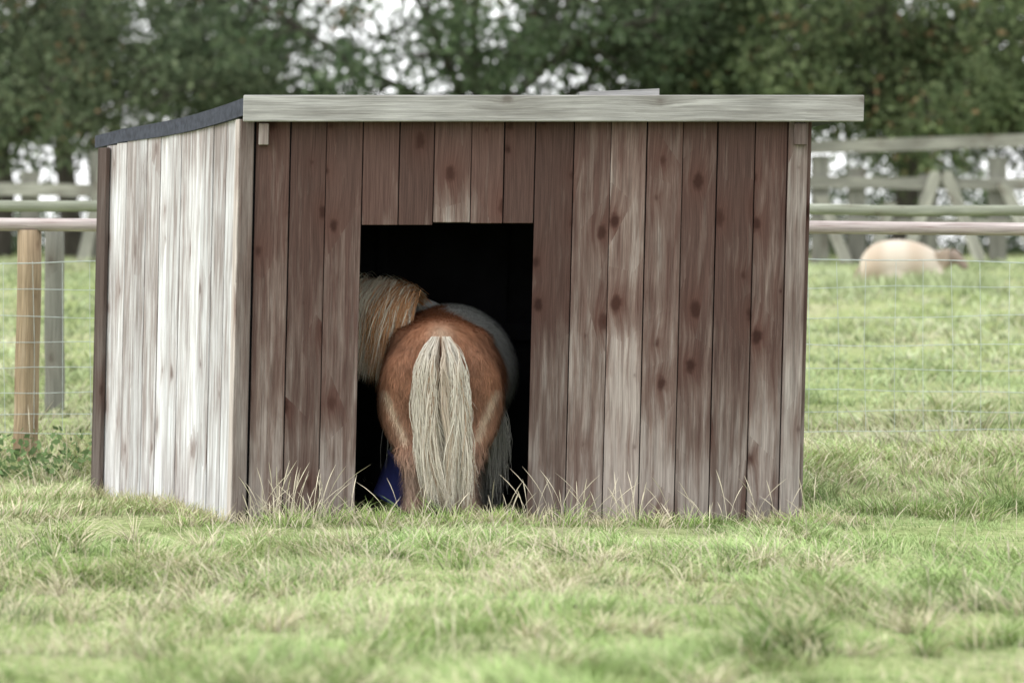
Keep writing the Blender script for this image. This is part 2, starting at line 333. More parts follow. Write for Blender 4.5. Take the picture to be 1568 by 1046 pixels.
T=[( -6.6,35,5.2,2.6,21,22000,.10,(1,1,1),.03,0,.85),
   ( -3.4,38,5.6,2.6,22,20000,.10,(.95,.98,1),.03,.08,.9),
   ( -0.6,36,6.0,2.7,23,12000,.10,(.9,1,.95),.02,.38,1.2),
   (  2.3,37,5.6,2.6,24,20000,.10,(1,1.05,1),.03,.0,.9),
   (  5.0,35,5.4,2.6,25,24000,.10,(1.05,1.08,.92),.05,0,.4),
   (  7.8,37,5.6,2.7,26,21000,.10,(1.1,1.05,.88),.06,0,.4),
   ( -9.6,38,5.6,2.7,27,14000,.10,(1,1,1),.03,0,.4),
   (-6.5,44,6.5,3.0,28,12000,.11,(.8,.85,.85),.0,.1,1.0),
   ( 2.9,45,6.5,3.0,32,10000,.11,(.8,.85,.85),.0,.15,1.0),
   ( 6.2,45,6.5,3.0,29,12000,.11,(.85,.9,.85),.02,.1,.8)]
for (x,y,h,cr,sd,nl,ls,ti,og,sp,lo) in T: build_tree('deciduous_tree',x,y,h,cr,sd,nl,ls,ti,og,sparse=sp,low=lo)
r=np.random.default_rng(9); nc=430; cxs=r.uniform(-13,13,nc); cys=r.uniform(48,50,nc); czs=1.1+r.random(nc)**1.3*1.35*(.4+1.0*vn(cxs,cys*0,1.3,2))
n=34000; id_=r.integers(0,nc,n); P=np.stack([cxs,cys,czs],-1)[id_]+r.normal(0,1,(n,3))*np.array([.24,.3,.16])
c=(np.array([.05,.075,.04])+r.random(n)[:,None]*np.array([.06,.07,.04]))*r.uniform(.6,1.5,nc)[id_][:,None]
V,F,C=leaves(P,.11,c,r); obj('hedge',quadmesh('hedge',V,F,C),M_leaf)

# ---------------- shed ----------------
shed=empty('wooden_field_shelter'); SH=.024
A=Acc()
bx=lambda px:(px-784)/330-.040
ed=[392,445,500,556,612,665,722,772,819,878,935,990,1045,1098,1155,1205,1241]
tones={0:(1.0,.05),1:(.82,-.12),2:(.95,.0),3:(1.05,.08),4:(.85,-.1),5:(1.08,.30),6:(1.1,.0),7:(.85,-.15),8:(.75,-.1),9:(1.0,.15),10:(1.2,.38),11:(1.05,.2),12:(.92,.0),13:(.82,-.08),14:(1.0,.15),15:(.90,.05)}
for i in range(len(ed)-1):
    x0,x1=bx(ed[i]),bx(ed[i+1]); door=3<=i<=7
    z0=1.366+random.uniform(-.004,.012) if door else random.uniform(-.03,.0)
    t,w=tones[i]; yo=random.uniform(-.004,.004)
    A.board((x0+.0022,-.022+yo,z0),(x1-x0-.0044,0,0),(random.uniform(-.002,.002),0,1.872-z0),(0,.020,0),t,w)
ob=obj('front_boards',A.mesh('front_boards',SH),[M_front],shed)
bv=ob.modifiers.new('b','BEVEL'); bv.width=.0025; bv.segments=1
sd=np.array([-.78,1.6,0]); sl=np.linalg.norm(sd); su=sd/sl; nrm=np.array([-su[1],su[0],0])
def topz(t): return 1.862-.10*t
A=Acc(); nb=12; e=np.sort(np.linspace(0.03,sl-.02,nb+1)+np.concatenate([[0],rng.uniform(-.02,.02,nb-1),[0]]))
for i in range(nb):
    a,b_=e[i]+.002,e[i+1]-.002; t=a/sl
    o_=np.array([-1.295,0,random.uniform(-.03,.0)])+su*a+nrm*(-.02+random.uniform(0,.007))
    A.board(o_,su*(b_-a),(0,0,topz(t)-o_[2]),nrm*.02,random.uniform(.80,1.03),random.uniform(-.25,.25))
obj('side_boards',A.mesh('side_boards',SH),[M_side],shed)
A=Acc()
for i in range(nb):
    a,b_=e[i]+.002,e[i+1]-.002
    o_=np.array([1.345,0,-.02])+su*a
    A.board(o_,su*(b_-a),(0,0,topz(a/sl)+.02),-nrm*.02,1,0)
wb=2.64/16
for i in range(16): A.board((-2.075+i*wb+.002,1.6,-.02),(wb-.004,0,0),(0,0,1.76),(0,.02,0),1,0)
obj('rear_boards',A.mesh('rear_boards',SH),[M_trim],shed)
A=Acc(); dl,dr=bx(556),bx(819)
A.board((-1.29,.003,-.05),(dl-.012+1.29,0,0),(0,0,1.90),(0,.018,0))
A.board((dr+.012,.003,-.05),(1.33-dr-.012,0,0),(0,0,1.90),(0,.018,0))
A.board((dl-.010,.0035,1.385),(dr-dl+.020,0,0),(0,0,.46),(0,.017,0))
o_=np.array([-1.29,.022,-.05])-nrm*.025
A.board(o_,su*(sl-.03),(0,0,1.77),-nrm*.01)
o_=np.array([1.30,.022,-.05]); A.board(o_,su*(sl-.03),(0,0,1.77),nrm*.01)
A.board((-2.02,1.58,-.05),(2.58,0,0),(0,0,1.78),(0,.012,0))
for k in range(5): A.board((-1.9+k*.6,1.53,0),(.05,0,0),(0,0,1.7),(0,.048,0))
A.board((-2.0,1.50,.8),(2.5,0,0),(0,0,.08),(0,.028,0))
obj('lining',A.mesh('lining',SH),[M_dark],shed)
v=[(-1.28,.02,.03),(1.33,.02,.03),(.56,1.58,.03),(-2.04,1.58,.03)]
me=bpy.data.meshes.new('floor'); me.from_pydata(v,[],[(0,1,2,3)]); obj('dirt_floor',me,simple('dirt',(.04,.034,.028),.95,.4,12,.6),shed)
A=Acc()
A.board((-1.298,-.046,-.03),(.062,0,0),(0,0,1.885),(0,.022,0),.95,.15)
o_=np.array([-1.298,-.024,-.03])+nrm*.009; A.board(o_,su*.05,(0,0,1.885),-nrm*.018,1.8,.8)
A.board((bx(1205)+.003,-.050,-.03),(.088,0,0),(0,0,1.89),(0,.024,0),1.15,.25)
o_=np.array([-1.295,0,-.03])+su*(sl-.085)+nrm*.008; A.board(o_,su*.10,(0,0,1.79),nrm*.022,.75,-.1)
o_=np.array([-1.295,0,-.03])+su*(sl+.016)+nrm*.03; A.board(o_,su*.02,(0,0,1.79),-nrm*.09,.6,-.2)
A.board((bx(397),-.083,1.735),(.045,0,0),(0,0,.10),(0,.058,0),1.25,.35)
A.board((bx(1213),-.083,1.735),(.06,0,0),(0,0,.10),(0,.032,0),.8,-.1)
A.board((bx(1176),-.05,-.02),(.05,0,0),(0,0,.12),(0,.025,0),.9,.1)
for k in range(4): A.board((-.9+k*.62,-.082,1.842),(.05,0,0),(0,0,.035),(0,.058,0),.8,0)
obj('trim',A.mesh('trim',SH),[M_trim],shed).modifiers.new('b','BEVEL').width=.003
A=Acc()
fl,fr=-1.285,1.577
A.board((fl,-.112,1.842),(0,0,.122),(fr-fl,0,0),(0,.026,0),1.0,.1)
ob=obj('fascia',A.mesh('fascia',SH),[M_fascia],shed); ob.modifiers.new('b','BEVEL').width=.004
RV=[];RF=[];nn=10
for k in range(nn+1):
    t=k/nn; y=-.084+t*1.81; sx=-.86*t; zt=1.952-.128*t-.022*math.sin(math.pi*min(1,t*1.25))*(1-t*.4)
    th=.080-.018*t
    for (x,z) in ((-1.284+sx,zt-th),(-1.284+sx,zt),(1.58+sx,zt+.005),(1.58+sx,zt-th)): RV.append((x+SH*z,y,z))
for k in range(nn):
    a=k*4
    for q in range(4): RF.append((a+q,a+(q+1)%4,a+4+(q+1)%4,a+4+q))
RF+= [(3,2,1,0),(nn*4,nn*4+1,nn*4+2,nn*4+3)]
me=bpy.data.meshes.new('roof'); me.from_pydata(RV,[],RF); obj('felt_roof',me,M_felt,shed)
A=Acc(); A.board((WX(885,.5)-.04,.5,1.915),(0,0,.085),(.38,.05,.018),(0,.03,0),1.1,.4)
obj('loose_board',A.mesh('loose_board',SH),[M_fascia],shed)

# ---------------- fences ----------------
def fencemat(n,a,b): return woodmat(n,tuple(c*.8 for c in a),a,b,1.2,.0,.35,.4)
M_new=fencemat('new_post',(.36,.28,.185),(.47,.385,.28)); M_rail=fencemat('pale_rail',(.50,.44,.425),(.64,.60,.58)); M_old=fencemat('old_fence',(.20,.20,.175),(.31,.31,.27)); M_mossy=fencemat('mossy_rail',(.26,.28,.22),(.40,.42,.35))
M_wire=simple('galvanised_wire',(.46,.52,.51),.5,.15,20,.0)
def cyl(name,p0,p1,r0,r1,mat,parent,seg=14,wob=.004,tone=1):
    k=7; p0=np.array(p0,float);p1=np.array(p1,float)
    pts=[p0+(p1-p0)*i/(k-1)+rng.normal(0,wob,3)*(0<i<k-1) for i in range(k)]
    V,F=tube(pts,list(np.linspace(r0,r1,k)),seg); me=bpy.data.meshes.new(name)
    L_=np.linalg.norm(p1-p0); n=len(V); F=[tuple(f) for f in F]; F+= [tuple(range(seg))[::-1],tuple(range(n-seg,n))]
    me.from_pydata([tuple(v) for v in V],[],F); l=me.uv_layers.new(name='UVMap'); u0=random.uniform(0,30)
    for poly in me.polygons:
        for li,vi in zip(poly.loop_indices,poly.vertices): l.data[li].uv=(u0+(vi%seg)/seg*2*math.pi*r0,u0+(vi//seg)/(k-1)*L_)
        poly.use_smooth=len(poly.vertices)==4
    a=me.color_attributes.new('Col','FLOAT_COLOR','POINT'); a.data.foreach_set('color',np.tile([tone,.1,0,1],(n,1)).astype(np.float32).ravel())
    return obj(name,me,mat,parent)
fe=empty('stock_fence')
for k in range(-4,6):
    x=-2.55+1.8*k; zt=1.385-.006*(x+2.55); cyl('post',(x,2.6,-.05),(x+.02,2.6,zt-.03),.066,.063,M_new,fe)
def railz(x): return 1.395-.0055*(x+4)
for k in range(-3,3):
    x0=k*3.6+.4; cyl('rail',(x0,2.575,railz(x0)),(x0+3.58,2.575,railz(x0+3.58)),.034,.034,M_rail,fe,12)
W_V=[];W_F=[];oo=0
def wire(p,r=.0016):
    global oo
    v,f=tube(p,[r]*len(p),4); W_V.extend(v); W_F.extend([[a+oo for a in q] for q in f]); oo+=len(v)
zs=[.30,.40,.51,.63,.76,.90,1.05,1.19]
for z in zs:
    wire([(x,2.52,z+.010*math.sin(x*2.1+z*9)+.004*math.sin(x*7+z*30)) for x in np.arange(-7,7.1,.25)],.0025 if z>1.1 else .0017)
for x in np.arange(-7,7,.15): wire([(x,2.52,.30),(x+random.uniform(-.01,.01),2.52,.75),(x+random.uniform(-.008,.008),2.52,1.19)],.0013)
obj('wire_netting',quadmesh('wire_netting',W_V,W_F),M_wire,fe)
fe=empty('rail_fence')
for k in range(-4,6):
    x=-2.76+2.2*k; cyl('post',(x,6,.0),(x,6,1.44),.062,.058,M_old,fe)
for k in range(-3,4):
    x0=k*3.6; cyl('rail',(x0,5.93,1.50-.006*x0),(x0+3.58,5.93,1.50-.006*(x0+3.58)),.034,.032,M_mossy,fe,12)
fe=empty('post_and_rail_fence'); A=Acc(); Y3=24
def fpost(px,pt,w=.13):
    x=WX(px,Y3); A.board((x-w/2,Y3,.9),(w,0,0),(0,0,WZ(pt,Y3)-.9),(0,.12,0),random.uniform(.9,1.2),.1)
def frail(px0,py0,px1,py1,hh=.10,dy=-.05):
    x0,x1=WX(px0,Y3),WX(px1,Y3); z0,z1=WZ(py0,Y3),WZ(py1,Y3)
    A.board((x0,Y3+dy,z0-hh/2),(0,0,hh),(x1-x0,0,z1-z0),(0,.045,0),random.uniform(1.0,1.3),.3)
for px,pt in [(1256,238),(1312,256),(1422,266),(1528,240),(1640,235),(1760,235),(45,262),(-70,262),(150,232),(-190,262)]: fpost(px,pt,.18)
for px in (300,460,620,780,940,1100): fpost(px,260)
frail(1180,228,1660,212,.13); frail(1180,278,1700,284,.12); frail(1180,340,1700,342,.09); frail(1660,210,2000,205,.11); frail(1640,270,2000,270,.1)
frail(-200,286,160,292,.13); frail(-200,340,160,345,.10); frail(160,290,1180,282,.11,-.02); frail(160,342,1180,342,.10,-.02)
for a in [(1372,402,1424,262),(1490,402,1436,262),(1285,402,1246,300),(118,402,158,236),(1580,402,1524,280),(1325,402,1352,310)]:
    x0,x1=WX(a[0],Y3),WX(a[2],Y3); z0,z1=WZ(a[1],Y3),WZ(a[3],Y3); A.board((x0,Y3-.12,z0),(.13,0,0),(x1-x0,0,z1-z0),(0,.05,0),1.35,.3)
obj('far_fence_timbers',A.mesh('far_fence_timbers'),[M_old],fe)

# ---------------- ponies ----------------
import bmesh
def loft(bm,rings,seg=20):
    prev=None; first=None
    for (c,a,b) in rings:
        c,a,b=Vector(c),Vector(a),Vector(b)
        cur=[bm.verts.new(c+a*math.cos(2*math.pi*k/seg)+b*math.sin(2*math.pi*k/seg)) for k in range(seg)]
        if prev:
            for k in range(seg): bm.faces.new((prev[k],prev[(k+1)%seg],cur[(k+1)%seg],cur[k]))
        else: first=cur
        prev=cur
    bm.faces.new(first[::-1]); bm.faces.new(prev)
def limb(bm,js,seg=14):
    loft(bm,[((x,y,z),(rx,0,0),(0,ry,0)) for (x,y,z,rx,ry) in js],seg)
def remesh(bm,vox,smooth=6):
    bmesh.ops.recalc_face_normals(bm,faces=bm.faces)
    me=bpy.data.meshes.new('tmp'); bm.to_mesh(me); bm.free()
    ob=bpy.data.objects.new('tmp',me); COL.objects.link(ob)
    m=ob.modifiers.new('r','REMESH'); m.mode='VOXEL'; m.voxel_size=vox; m.use_smooth_shade=True
    s=ob.modifiers.new('s','SMOOTH'); s.iterations=smooth; s.factor=.5
    dg=bpy.context.evaluated_depsgraph_get(); dg.update(); me2=bpy.data.meshes.new_from_object(ob.evaluated_get(dg)); bpy.data.objects.remove(ob)
    return me2
def interp_rings(keys,n):
    keys=np.array(keys,float); t=np.linspace(0,1,len(keys)); tt=np.linspace(0,1,n)
    out=np.empty((n,keys.shape[1]))
    for j in range(keys.shape[1]):
        m_=np.gradient(keys[:,j],t); idx=np.clip(np.searchsorted(t,tt,side='right')-1,0,len(t)-2); h=t[idx+1]-t[idx]; s=(tt-t[idx])/h
        out[:,j]=(2*s**3-3*s**2+1)*keys[idx,j]+(s**3-2*s**2+s)*h*m_[idx]+(-2*s**3+3*s**2)*keys[idx+1,j]+(s**3-s**2)*h*m_[idx+1]
    return out
bm=bmesh.new()
tr=interp_rings([(-.035,.70,.05,.06,0),(-.01,.69,.16,.17,0),(.06,.68,.232,.230,0),(.16,.665,.268,.262,0),(.27,.66,.280,.274,.004),(.40,.66,.298,.292,.020),(.56,.665,.312,.312,.036),(.70,.67,.285,.305,.022),(.82,.69,.20,.26,-.01),(.90,.70,.10,.14,-.02)],26)
loft(bm,[((cx,y,cz),(rx,0,0),(0,0,rz)) for y,cz,rx,rz,cx in tr],28)
for s in (-1,1):
    loft(bm,[((s*.11,.06,.775),(.03,0,0),(0,0,.03)),((s*.14,.14,.79),(.085,0,0),(0,0,.085)),((s*.15,.25,.79),(.10,0,0),(0,0,.10)),((s*.15,.38,.78),(.09,0,0),(0,0,.09)),((s*.13,.50,.75),(.03,0,0),(0,0,.03))],16)
    loft(bm,[((s*.13,-.05,.63),(.03,0,0),(0,0,.05)),((s*.135,-.02,.62),(.10,0,0),(0,0,.16)),((s*.142,.06,.60),(.140,0,0),(0,0,.22)),((s*.145,.16,.59),(.148,0,0),(0,0,.23)),((s*.14,.28,.58),(.13,0,0),(0,0,.19)),((s*.13,.38,.57),(.06,0,0),(0,0,.10))],18)
nk=[((-.06,.74,.80),.17,.20),((-.14,.84,.86),.14,.18),((-.24,.92,.90),.12,.16),((-.34,.95,.92),.10,.14),((-.44,.95,.90),.09,.12)]
loft(bm,[(c,(w*.7,w*.7,0) if i>0 else (w,0,0),(0,0,h)) for i,(c,w,h) in enumerate(nk)],18)
hd=[((-.40,.95,.91),.09,.11),((-.49,.95,.86),.09,.12),((-.58,.95,.78),.075,.10),((-.66,.94,.71),.055,.07),((-.72,.94,.66),.05,.055),((-.74,.94,.64),.03,.03)]
loft(bm,[(c,(0,w,0),(h*.6,0,h*.8)) for (c,w,h) in hd],16)
for s in (-1,1):
    loft(bm,[((-.43,.95+s*.06,.99),(.03,0,0),(0,.022,0)),((-.425,.95+s*.075,1.04),(.022,0,0),(0,.016,0)),((-.425,.95+s*.085,1.08),(.006,0,0),(0,.006,0))],8)
for s in (-1,1):
    ks=interp_rings([(s*.13,.15,.70,.145,.17),(s*.15,.14,.60,.142,.18),(s*.154,.13,.50,.138,.165),(s*.148,.10,.415,.118,.135),(s*.134,.05,.34,.090,.10),(s*.122,.01,.28,.064,.074),(s*.118,.012,.22,.052,.056),(s*.115,.025,.13,.046,.050),(s*.115,.035,.075,.054,.058),(s*.115,.05,.045,.056,.062),(s*.115,.06,.0,.066,.072)],32)
    limb(bm,[tuple(q) for q in ks],16)
    ks=interp_rings([(s*.15,.70,.62,.10,.13),(s*.17,.70,.48,.08,.09),(s*.165,.71,.36,.06,.062),(s*.16,.72,.29,.052,.056),(s*.16,.72,.2,.042,.044),(s*.16,.72,.09,.048,.05),(s*.16,.74,.045,.05,.054),(s*.16,.75,.0,.06,.065)],22)
    limb(bm,[tuple(q) for q in ks],14)
me=remesh(bm,.013,16)
nv=len(me.vertices); co=np.empty(nv*3,np.float32); me.vertices.foreach_get('co',co); co=co.reshape(-1,3)
def ponycol(p):
    x,y,z=p[:,0],p[:,1],p[:,2]; n=len(p)
    nz=vn(x*1.0+5,z+y*.7,.10,1)-.5; nz2=vn(x+y,z*1.4,.035,2)-.5
    ch=np.array([.300,.150,.092]); dk=np.array([.17,.090,.062]); cr=np.array([.52,.42,.32]); wh=np.array([.56,.57,.55])
    c=np.tile(ch,(n,1))*(1+.5*nz+.35*nz2)[:,None]
    low=np.clip((.62-z)/.3,0,1)[:,None]; c=c*(1-.5*low)+np.array([.30,.20,.15])*(.5*low)
    topw=np.clip((z-.82)/.1,0,1)[:,None]; c=c*(1-.6*topw)+np.array([.42,.195,.10])*.6*topw
    d=np.exp(-((np.abs(x)-.17)/.05)**2-((z-.60)/.16)**2)[:,None]*(y<.12)[:,None]; c=c*(1-.45*d)+dk*.45*d
    e=np.exp(-((np.abs(x)-(.262-.42*np.clip(.60-z,0,1)))/.018)**2)[:,None]*((z<.60)&(z>.36)&(y<.25))[:,None]; c=c*(1-.8*e)+cr*.8*e
    lg=np.clip((.36-z)/.12,0,1)[:,None]; c=c*(1-.6*lg)+np.array([.42,.33,.285])*.6*lg
    hf=(z<.045)[:,None]; c=np.where(hf,np.array([.07,.06,.05]),c)
    ln=np.where(x>0.02,.33,.55)
    wm=np.clip((y-(ln+.05*np.sin(x*14+2)+.10*nz))/.04,0,1)[:,None]*((y<.80)|(z<.7))[:,None]
    c=c*(1-wm)+wh*(1+.3*nz)[:,None]*wm
    th=np.exp(-(x/.05)**2-((z-.86)/.045)**2)[:,None]*(y<.2)[:,None]; c=c*(1-.6*th)+cr*.6*th
    return np.clip(c,0.01,.85)
pc=ponycol(co); a=me.color_attributes.new('Col','FLOAT_COLOR','POINT'); a.data.foreach_set('color',np.concatenate([pc,np.ones((nv,1))],1).astype(np.float32).ravel())
pony=empty('shetland_pony'); pony.location=(WX(675,.1),.05,.0)
obj('body',me,M_skin,pony)
me.calc_loop_triangles(); nt_=len(me.loop_triangles); ti=np.empty(nt_*3,np.int32); me.loop_triangles.foreach_get('vertices',ti); ti=ti.reshape(-1,3)
def coat(co,ti,n,ln,wd,colf,seed,zmin=.03):
    r=np.random.default_rng(seed); a,b,c=co[ti[:,0]],co[ti[:,1]],co[ti[:,2]]; nr=np.cross(b-a,c-a); ar=np.linalg.norm(nr,axis=1)+1e-12; nr=nr/ar[:,None]
    id_=r.choice(len(ti),n,p=ar/ar.sum()); u=r.random(n);v=r.random(n); f=u+v>1; u[f]=1-u[f]; v[f]=1-v[f]
    P=a[id_]+(b-a)[id_]*u[:,None]+(c-a)[id_]*v[:,None]; nn_=nr[id_]; k=(P[:,2]>zmin)&(P[:,1]<.75); P=P[k];nn_=nn_[k];m=len(P)
    g=np.array([0,-.25,-1.])+r.normal(0,.30,(m,3)); g=g-nn_*np.sum(g*nn_,1)[:,None]; g/=np.linalg.norm(g,axis=1)[:,None]+1e-9
    l=ln*r.uniform(.6,1.6,m)[:,None]*(1+.5*(P[:,1]>.3))[:,None]*(1+1.0*(P[:,2]<.35))[:,None]
    Q=np.stack([P,P+g*l*.5+nn_*l*.28,P+g*l+nn_*l*.30],1); sd_=np.cross(g,nn_); sd_/=np.linalg.norm(sd_,axis=1)[:,None]+1e-9
    W=wd*np.array([1,.8,.15])[None,:]*np.ones((m,1)); clump=(.72+.56*vn(P[:,0]*1.5,P[:,2]+P[:,1],.028,4))[:,None]
    cc=colf(P)*r.uniform(.68,1.38,m)[:,None]*clump
    return ribbons(Q,W,sd_,np.repeat(np.clip(cc,0,.9)[:,None,:],3,1))
V,F,C=coat(co,ti,65000,.029,.0019,ponycol,3); obj('coat',quadmesh('coat',V,F,C),M_hair,pony)
def strands(root,ctrl,w0,cols,r,K=10,wv=.010):
    pts=np.stack([root]+ctrl,1); n,m,_=pts.shape; t=np.linspace(0,1,m); tt=np.linspace(0,1,K); out=np.empty((n,K,3)); mm=np.gradient(pts,t,axis=1)
    for j,q in enumerate(tt):
        i_=min(int(np.searchsorted(t,q,side='right')-1),m-2); h=t[i_+1]-t[i_]; s=(q-t[i_])/h
        out[:,j]=(2*s**3-3*s**2+1)*pts[:,i_]+(s**3-2*s**2+s)*h*mm[:,i_]+(-2*s**3+3*s**2)*pts[:,i_+1]+(s**3-s**2)*h*mm[:,i_+1]
    ph=r.uniform(0,6.28,n)[:,None]; fr=r.uniform(3,9,n)[:,None]
    out[:,:,0]+=wv*np.sin(ph+fr*tt[None,:])*tt[None,:]; out[:,:,1]+=wv*.6*np.cos(ph+fr*tt[None,:])*tt[None,:]
    W=w0*r.uniform(.6,1.3,n)[:,None]*(np.interp(tt,[0,.2,.8,1],[.8,1,.8,.1]))[None,:]
    sa=r.uniform(-.7,.7,n); side=np.stack([np.cos(sa),np.sin(sa),0*sa],-1)
    return ribbons(out,W,side,np.repeat(cols[:,None,:],K,1))
r=np.random.default_rng(31); n=2500
u=r.uniform(-1,1,n); u=np.sign(u)*(np.abs(u)*.90+.10); lob=np.sign(u)*np.abs(u)**.75; ln=np.where(r.random(n)<.4,r.uniform(.40,.85,n),r.uniform(.82,1.0,n)); zr=.850-.06*r.random(n)
lock=np.round(u*9)/9; lph=lock*53.1
x0=u*.045; x1=lob*.092+.008*np.sin(lph); x2=lob*.112+r.normal(0,.009,n)+.014*np.sin(lph*1.7); x3=lob*.098+r.normal(0,.012,n)+.014+.018*np.sin(lph*2.3); x4=lob*.070+r.normal(0,.014,n)+.034+.026*np.sin(lph*3.1)
zend=.875-.86*ln*(1-.08*(np.sin(lph*1.3)*.5+.5))
zz=lambda f:zr+(zend-zr)*f
bul=np.sqrt(np.clip(1-u*u,0,1)); lb=.020*np.sin(lph*2.9)
root=np.stack([x0,-.03+0*u,zr],-1)
ctrl=[np.stack([x1,-.085-.025*bul+lb+r.normal(0,.006,n),zz(.16)],-1),np.stack([x2,-.105-.04*bul+lb+r.normal(0,.01,n),zz(.42)],-1),np.stack([x3,-.10-.04*bul+lb+r.normal(0,.012,n),zz(.72)],-1),np.stack([x4,-.08-.04*bul+lb+r.normal(0,.015,n),zz(1.0)],-1)]
lk=(np.sin(lock*37.0)*.5+.5)[:,None]; tan=np.exp(-(u/.25)**2)[:,None]*.7
cw=np.array([.72,.69,.61]); ct=np.array([.40,.285,.195]); c=cw*(1-tan)+ct*tan; c=c*(1-.25*lk)+ct*.25*lk; sel=(r.random(n)<.13)[:,None]; c=np.where(sel,np.array([.33,.24,.17]),c); c=c*r.uniform(.75,1.1,n)[:,None]
V,F,C=strands(root,ctrl,.0031,c,r,14,.016); obj('tail',quadmesh('tail',V,F,C),M_hair,pony)
n=3200; t=r.random(n); cr=np.stack([np.interp(t,[0,.5,1],[-.09,-.18,-.36]),np.interp(t,[0,.5,1],[.55,.70,.80]),np.interp(t,[0,.5,1],[1.005,1.045,1.055])],-1)+r.normal(0,.015,(n,3))
ln=r.uniform(.6,1.0,n); fl=r.uniform(.4,1.2,n)
d1=np.stack([-.08*fl,-.08-.05*r.random(n),.02+.03*r.random(n)],-1); d2=np.stack([-.15*fl,-.16*r.random(n)-.10,-.10*ln],-1); d3=np.stack([-.17*fl-.02*r.random(n),-.18*r.random(n)-.10,-.42*ln],-1)
c=np.array([.80,.73,.60])*r.uniform(.75,1.08,n)[:,None]; og=(r.random(n)<np.where(t<.4,.7,.12))[:,None]; c=np.where(og,np.array([.54,.30,.16])*r.uniform(.8,1.2,n)[:,None],c)
V,F,C=strands(cr,[cr+d1,cr+d2,cr+d3],.0032,np.clip(c,0,.82),r,9,.024); obj('mane',quadmesh('mane',V,F,C),M_hair,pony)
n=420; s=np.where(r.random(n)<.9,1,-1); an=r.uniform(0,6.28,n); z0=r.uniform(.2,.5,n)
root=np.stack([s*.18+.06*np.cos(an),.71+.06*np.sin(an),z0],-1); root2=np.stack([s*r.uniform(.20,.27,n)+.02,r.uniform(.35,.65,n),r.uniform(.42,.54,n)],-1); m_=(r.random(n)<.6)[:,None]; root=np.where(m_,root2,root)
dn=r.uniform(.10,.42,n); dx=s*r.uniform(-.02,.04,n)
c=np.array([.58,.57,.52])*r.uniform(.6,1.15,n)[:,None]
V,F,C=strands(root,[root+np.stack([dx,-.03+0*dn,-dn*.4],-1),root+np.stack([dx*1.2,-.04+0*dn,-dn],-1)],.0034,c,r,7,.01); obj('feather',quadmesh('feather',V,F,C),M_hair,pony)

# resting pony in the far field
bm=bmesh.new()
tr=interp_rings([(-.50,.14,.05,.06),(-.46,.18,.17,.16),(-.34,.23,.24,.23),(-.12,.25,.27,.26),(.12,.24,.26,.245),(.30,.21,.19,.20),(.42,.20,.09,.12)],18)
loft(bm,[((y,0,cz),(0,rx,0),(0,0,rz)) for y,cz,rx,rz in tr],20)
loft(bm,[((.30,0,.25),(.10,0,-.08),(0,.12,0)),((.42,.0,.29),(.09,0,-.08),(0,.10,0)),((.50,0,.33),(.07,0,-.05),(0,.08,0))],14)
loft(bm,[((.48,0,.36),(.05,0,.06),(0,.065,0)),((.56,-.03,.32),(.04,0,.06),(0,.065,0)),((.64,-.06,.24),(.03,0,.045),(0,.045,0)),((.69,-.08,.19),(.02,0,.03),(0,.035,0))],12)
for s in (-1,1):
    loft(bm,[((.47,s*.045,.41),(.015,0,0),(0,.02,0)),((.46,s*.055,.47),(.004,0,0),(0,.005,0))],8)
    loft(bm,[((.30,s*.15,.15),(0,.05,0),(0,0,.06)),((.48,s*.17,.10),(0,.04,0),(0,0,.04)),((.40,s*.19,.04),(0,.03,0),(0,0,.03)),((.26,s*.19,.03),(0,.03,0),(0,0,.03))],10)
    loft(bm,[((-.30,s*.18,.18),(.10,0,0),(0,0,.12)),((-.12,s*.25,.12),(.07,0,0),(0,0,.07)),((-.05,s*.28,.05),(.04,0,0),(0,0,.04)),((-.0,s*.29,.03),(.03,0,0),(0,0,.03))],10)
me=remesh(bm,.02,8); nv=len(me.vertices); c2=np.empty(nv*3,np.float32); me.vertices.foreach_get('co',c2); c2=c2.reshape(-1,3)
w=np.clip((vn(c2[:,0]+3,c2[:,1],.22,3)-.35)*2.5,0,1)[:,None]; pc=np.array([.44,.36,.28])*(1-w)+np.array([.54,.48,.40])*w
hdk=np.clip((c2[:,0]-.42)/.08,0,1)[:,None]; pc=pc*(1-hdk)+np.array([.24,.19,.155])*hdk
a=me.color_attributes.new('Col','FLOAT_COLOR','POINT'); a.data.foreach_set('color',np.concatenate([pc,np.ones((nv,1))],1).astype(np.float32).ravel())
p2=empty('resting_pony'); xx=WX(1385,18); p2.location=(xx,18,float(H(xx,18))+.0); p2.scale=(.80,.76,.80); obj('body',me,M_skin,p2)
n=500; tq=r.uniform(.25,.48,n); root=np.stack([tq,r.normal(0,.02,n),np.interp(tq,[.25,.48],[.36,.41])],-1); sg=np.where(r.random(n)<.6,-1,1)
c=np.array([.46,.38,.30])*r.uniform(.8,1.1,n)[:,None]
V,F,C=strands(root,[root+np.stack([0*sg,sg*.08,-.02+0*sg],-1),root+np.stack([-.03+0*sg,sg*.12,-.16+0*sg],-1)],.006,c,r,6,.01); obj('mane',quadmesh('mane',V,F,C),M_hair,p2)
n=300; root=np.stack([np.full(n,-.49),r.normal(0,.02,n),.22+0*r.random(n)],-1)
V,F,C=strands(root,[root+np.stack([-.03-.02*r.random(n),r.normal(0,.03,n),-.08+0*r.random(n)],-1),root+np.stack([-.04-.03*r.random(n),r.normal(0,.05,n),-.20+0*r.random(n)],-1)],.006,c[:n],r,6,.01); obj('tail',quadmesh('tail',V,F,C),M_hair,p2)
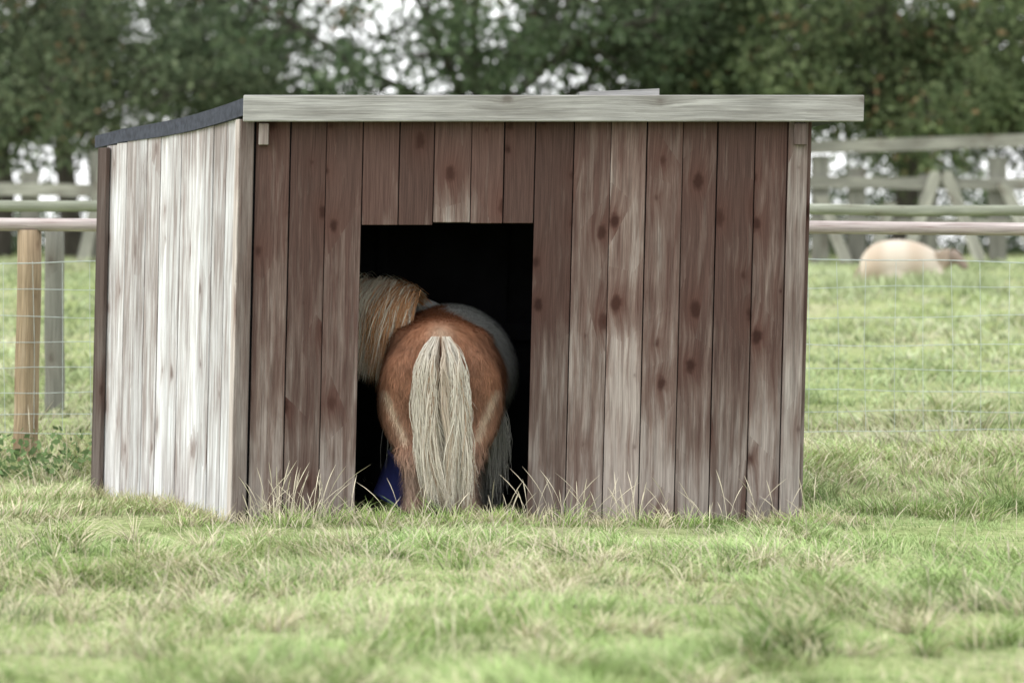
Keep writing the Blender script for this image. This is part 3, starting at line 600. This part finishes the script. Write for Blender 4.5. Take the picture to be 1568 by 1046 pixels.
# grass around the resting pony
r=np.random.default_rng(77); n=900; x=xx+r.uniform(-.75,.75,n); y=18+r.uniform(-1.1,-.3,n); z=H(x,y); h=r.uniform(.06,.17,n); t=np.linspace(0,1,4)[None,:]; a_=r.uniform(0,6.28,n)
P=np.stack([x[:,None]+(np.cos(a_)*h*.5)[:,None]*t**1.6,y[:,None]+(np.sin(a_)*h*.5)[:,None]*t**1.6,z[:,None]+h[:,None]*t],-1)
V,F,C=ribbons(P,.014*np.ones((n,1))*np.array([1,.85,.55,.1])[None,:],np.tile([1.,0,0],(n,1)),np.repeat((np.array([.40,.46,.27])*r.uniform(.7,1.2,n)[:,None])[:,None,:],4,1))
obj('long_grass',quadmesh('long_grass',V,F,C),M_grass)

# feed bucket
bm=bmesh.new(); seg=28; prof=[(0,.0),(.10,.0),(.105,.01),(.128,.20),(.138,.20),(.138,.215),(.122,.215),(.098,.02),(0,.02)]
prev=None
for (rr,z) in prof:
    cur=[bm.verts.new((max(rr,.0005)*math.cos(2*math.pi*k/seg),max(rr,.0005)*math.sin(2*math.pi*k/seg),z)) for k in range(seg)]
    if prev:
        for k in range(seg): bm.faces.new((prev[k],prev[(k+1)%seg],cur[(k+1)%seg],cur[k]))
    prev=cur
me=bpy.data.meshes.new('bucket'); bm.to_mesh(me); bm.free()
for q in me.polygons: q.use_smooth=True
bk=obj('feed_bucket',me,simple('blue_plastic',(.05,.06,.22),.4,.15,6,.02,spec=.5)); bk.location=(WX(600,.42),.42,.05); bk.rotation_euler=(0,math.radians(28),0)

# ---------------- light, sky, camera ----------------
tosun=Vector((-.80,-.26,.78)).normalized()
sl_=bpy.data.lights.new('sun','SUN'); sl_.energy=1.5; sl_.angle=math.radians(40); sl_.color=(1,.97,.93)
so=bpy.data.objects.new('sun',sl_); COL.objects.link(so); so.rotation_euler=tosun.to_track_quat('Z','Y').to_euler()
w=bpy.data.worlds.new('World'); scn.world=w; w.use_nodes=True; nt=w.node_tree; bg=nt.nodes['Background']
sky=nt.nodes.new('ShaderNodeTexSky'); sky.sky_type='NISHITA'; sky.sun_disc=False; sky.sun_elevation=math.asin(tosun.z); sky.sun_rotation=math.atan2(tosun.x,tosun.y); sky.dust_density=3
tc=N(nt,'TexCoord'); cn=N(nt,'TexNoise'); cn.inputs['Scale'].default_value=2.2; cn.inputs['Detail'].default_value=5; nt.links.new(tc.outputs['Generated'],cn.inputs['Vector'])
cr_=ramp(nt,[(.3,(.84,.86,.88)),(.7,(1,1,1))]); nt.links.new(cn.outputs[0],cr_.inputs[0])
cl=mixc(nt,1.0,cr_.outputs[0],(16.6,16.5,16.4),'MULTIPLY')
nt.links.new(mixc(nt,.86,sky.outputs[0],cl),bg.inputs[0]); bg.inputs[1].default_value=.15
cam=bpy.data.cameras.new('camera'); co_=bpy.data.objects.new('camera',cam); COL.objects.link(co_); scn.camera=co_
cam.sensor_width=36; cam.lens=36*D*P0/1568; cam.clip_end=3000; cam.clip_start=.1
co_.location=(0,-D,CH); co_.rotation_euler=(math.radians(90)-math.atan((522.5-HY)/P0/D),0,0)
cam.dof.use_dof=True; cam.dof.focus_distance=D+.1; cam.dof.aperture_fstop=2.7
scn.view_settings.view_transform='Standard'; scn.view_settings.look='None'; scn.view_settings.exposure=0
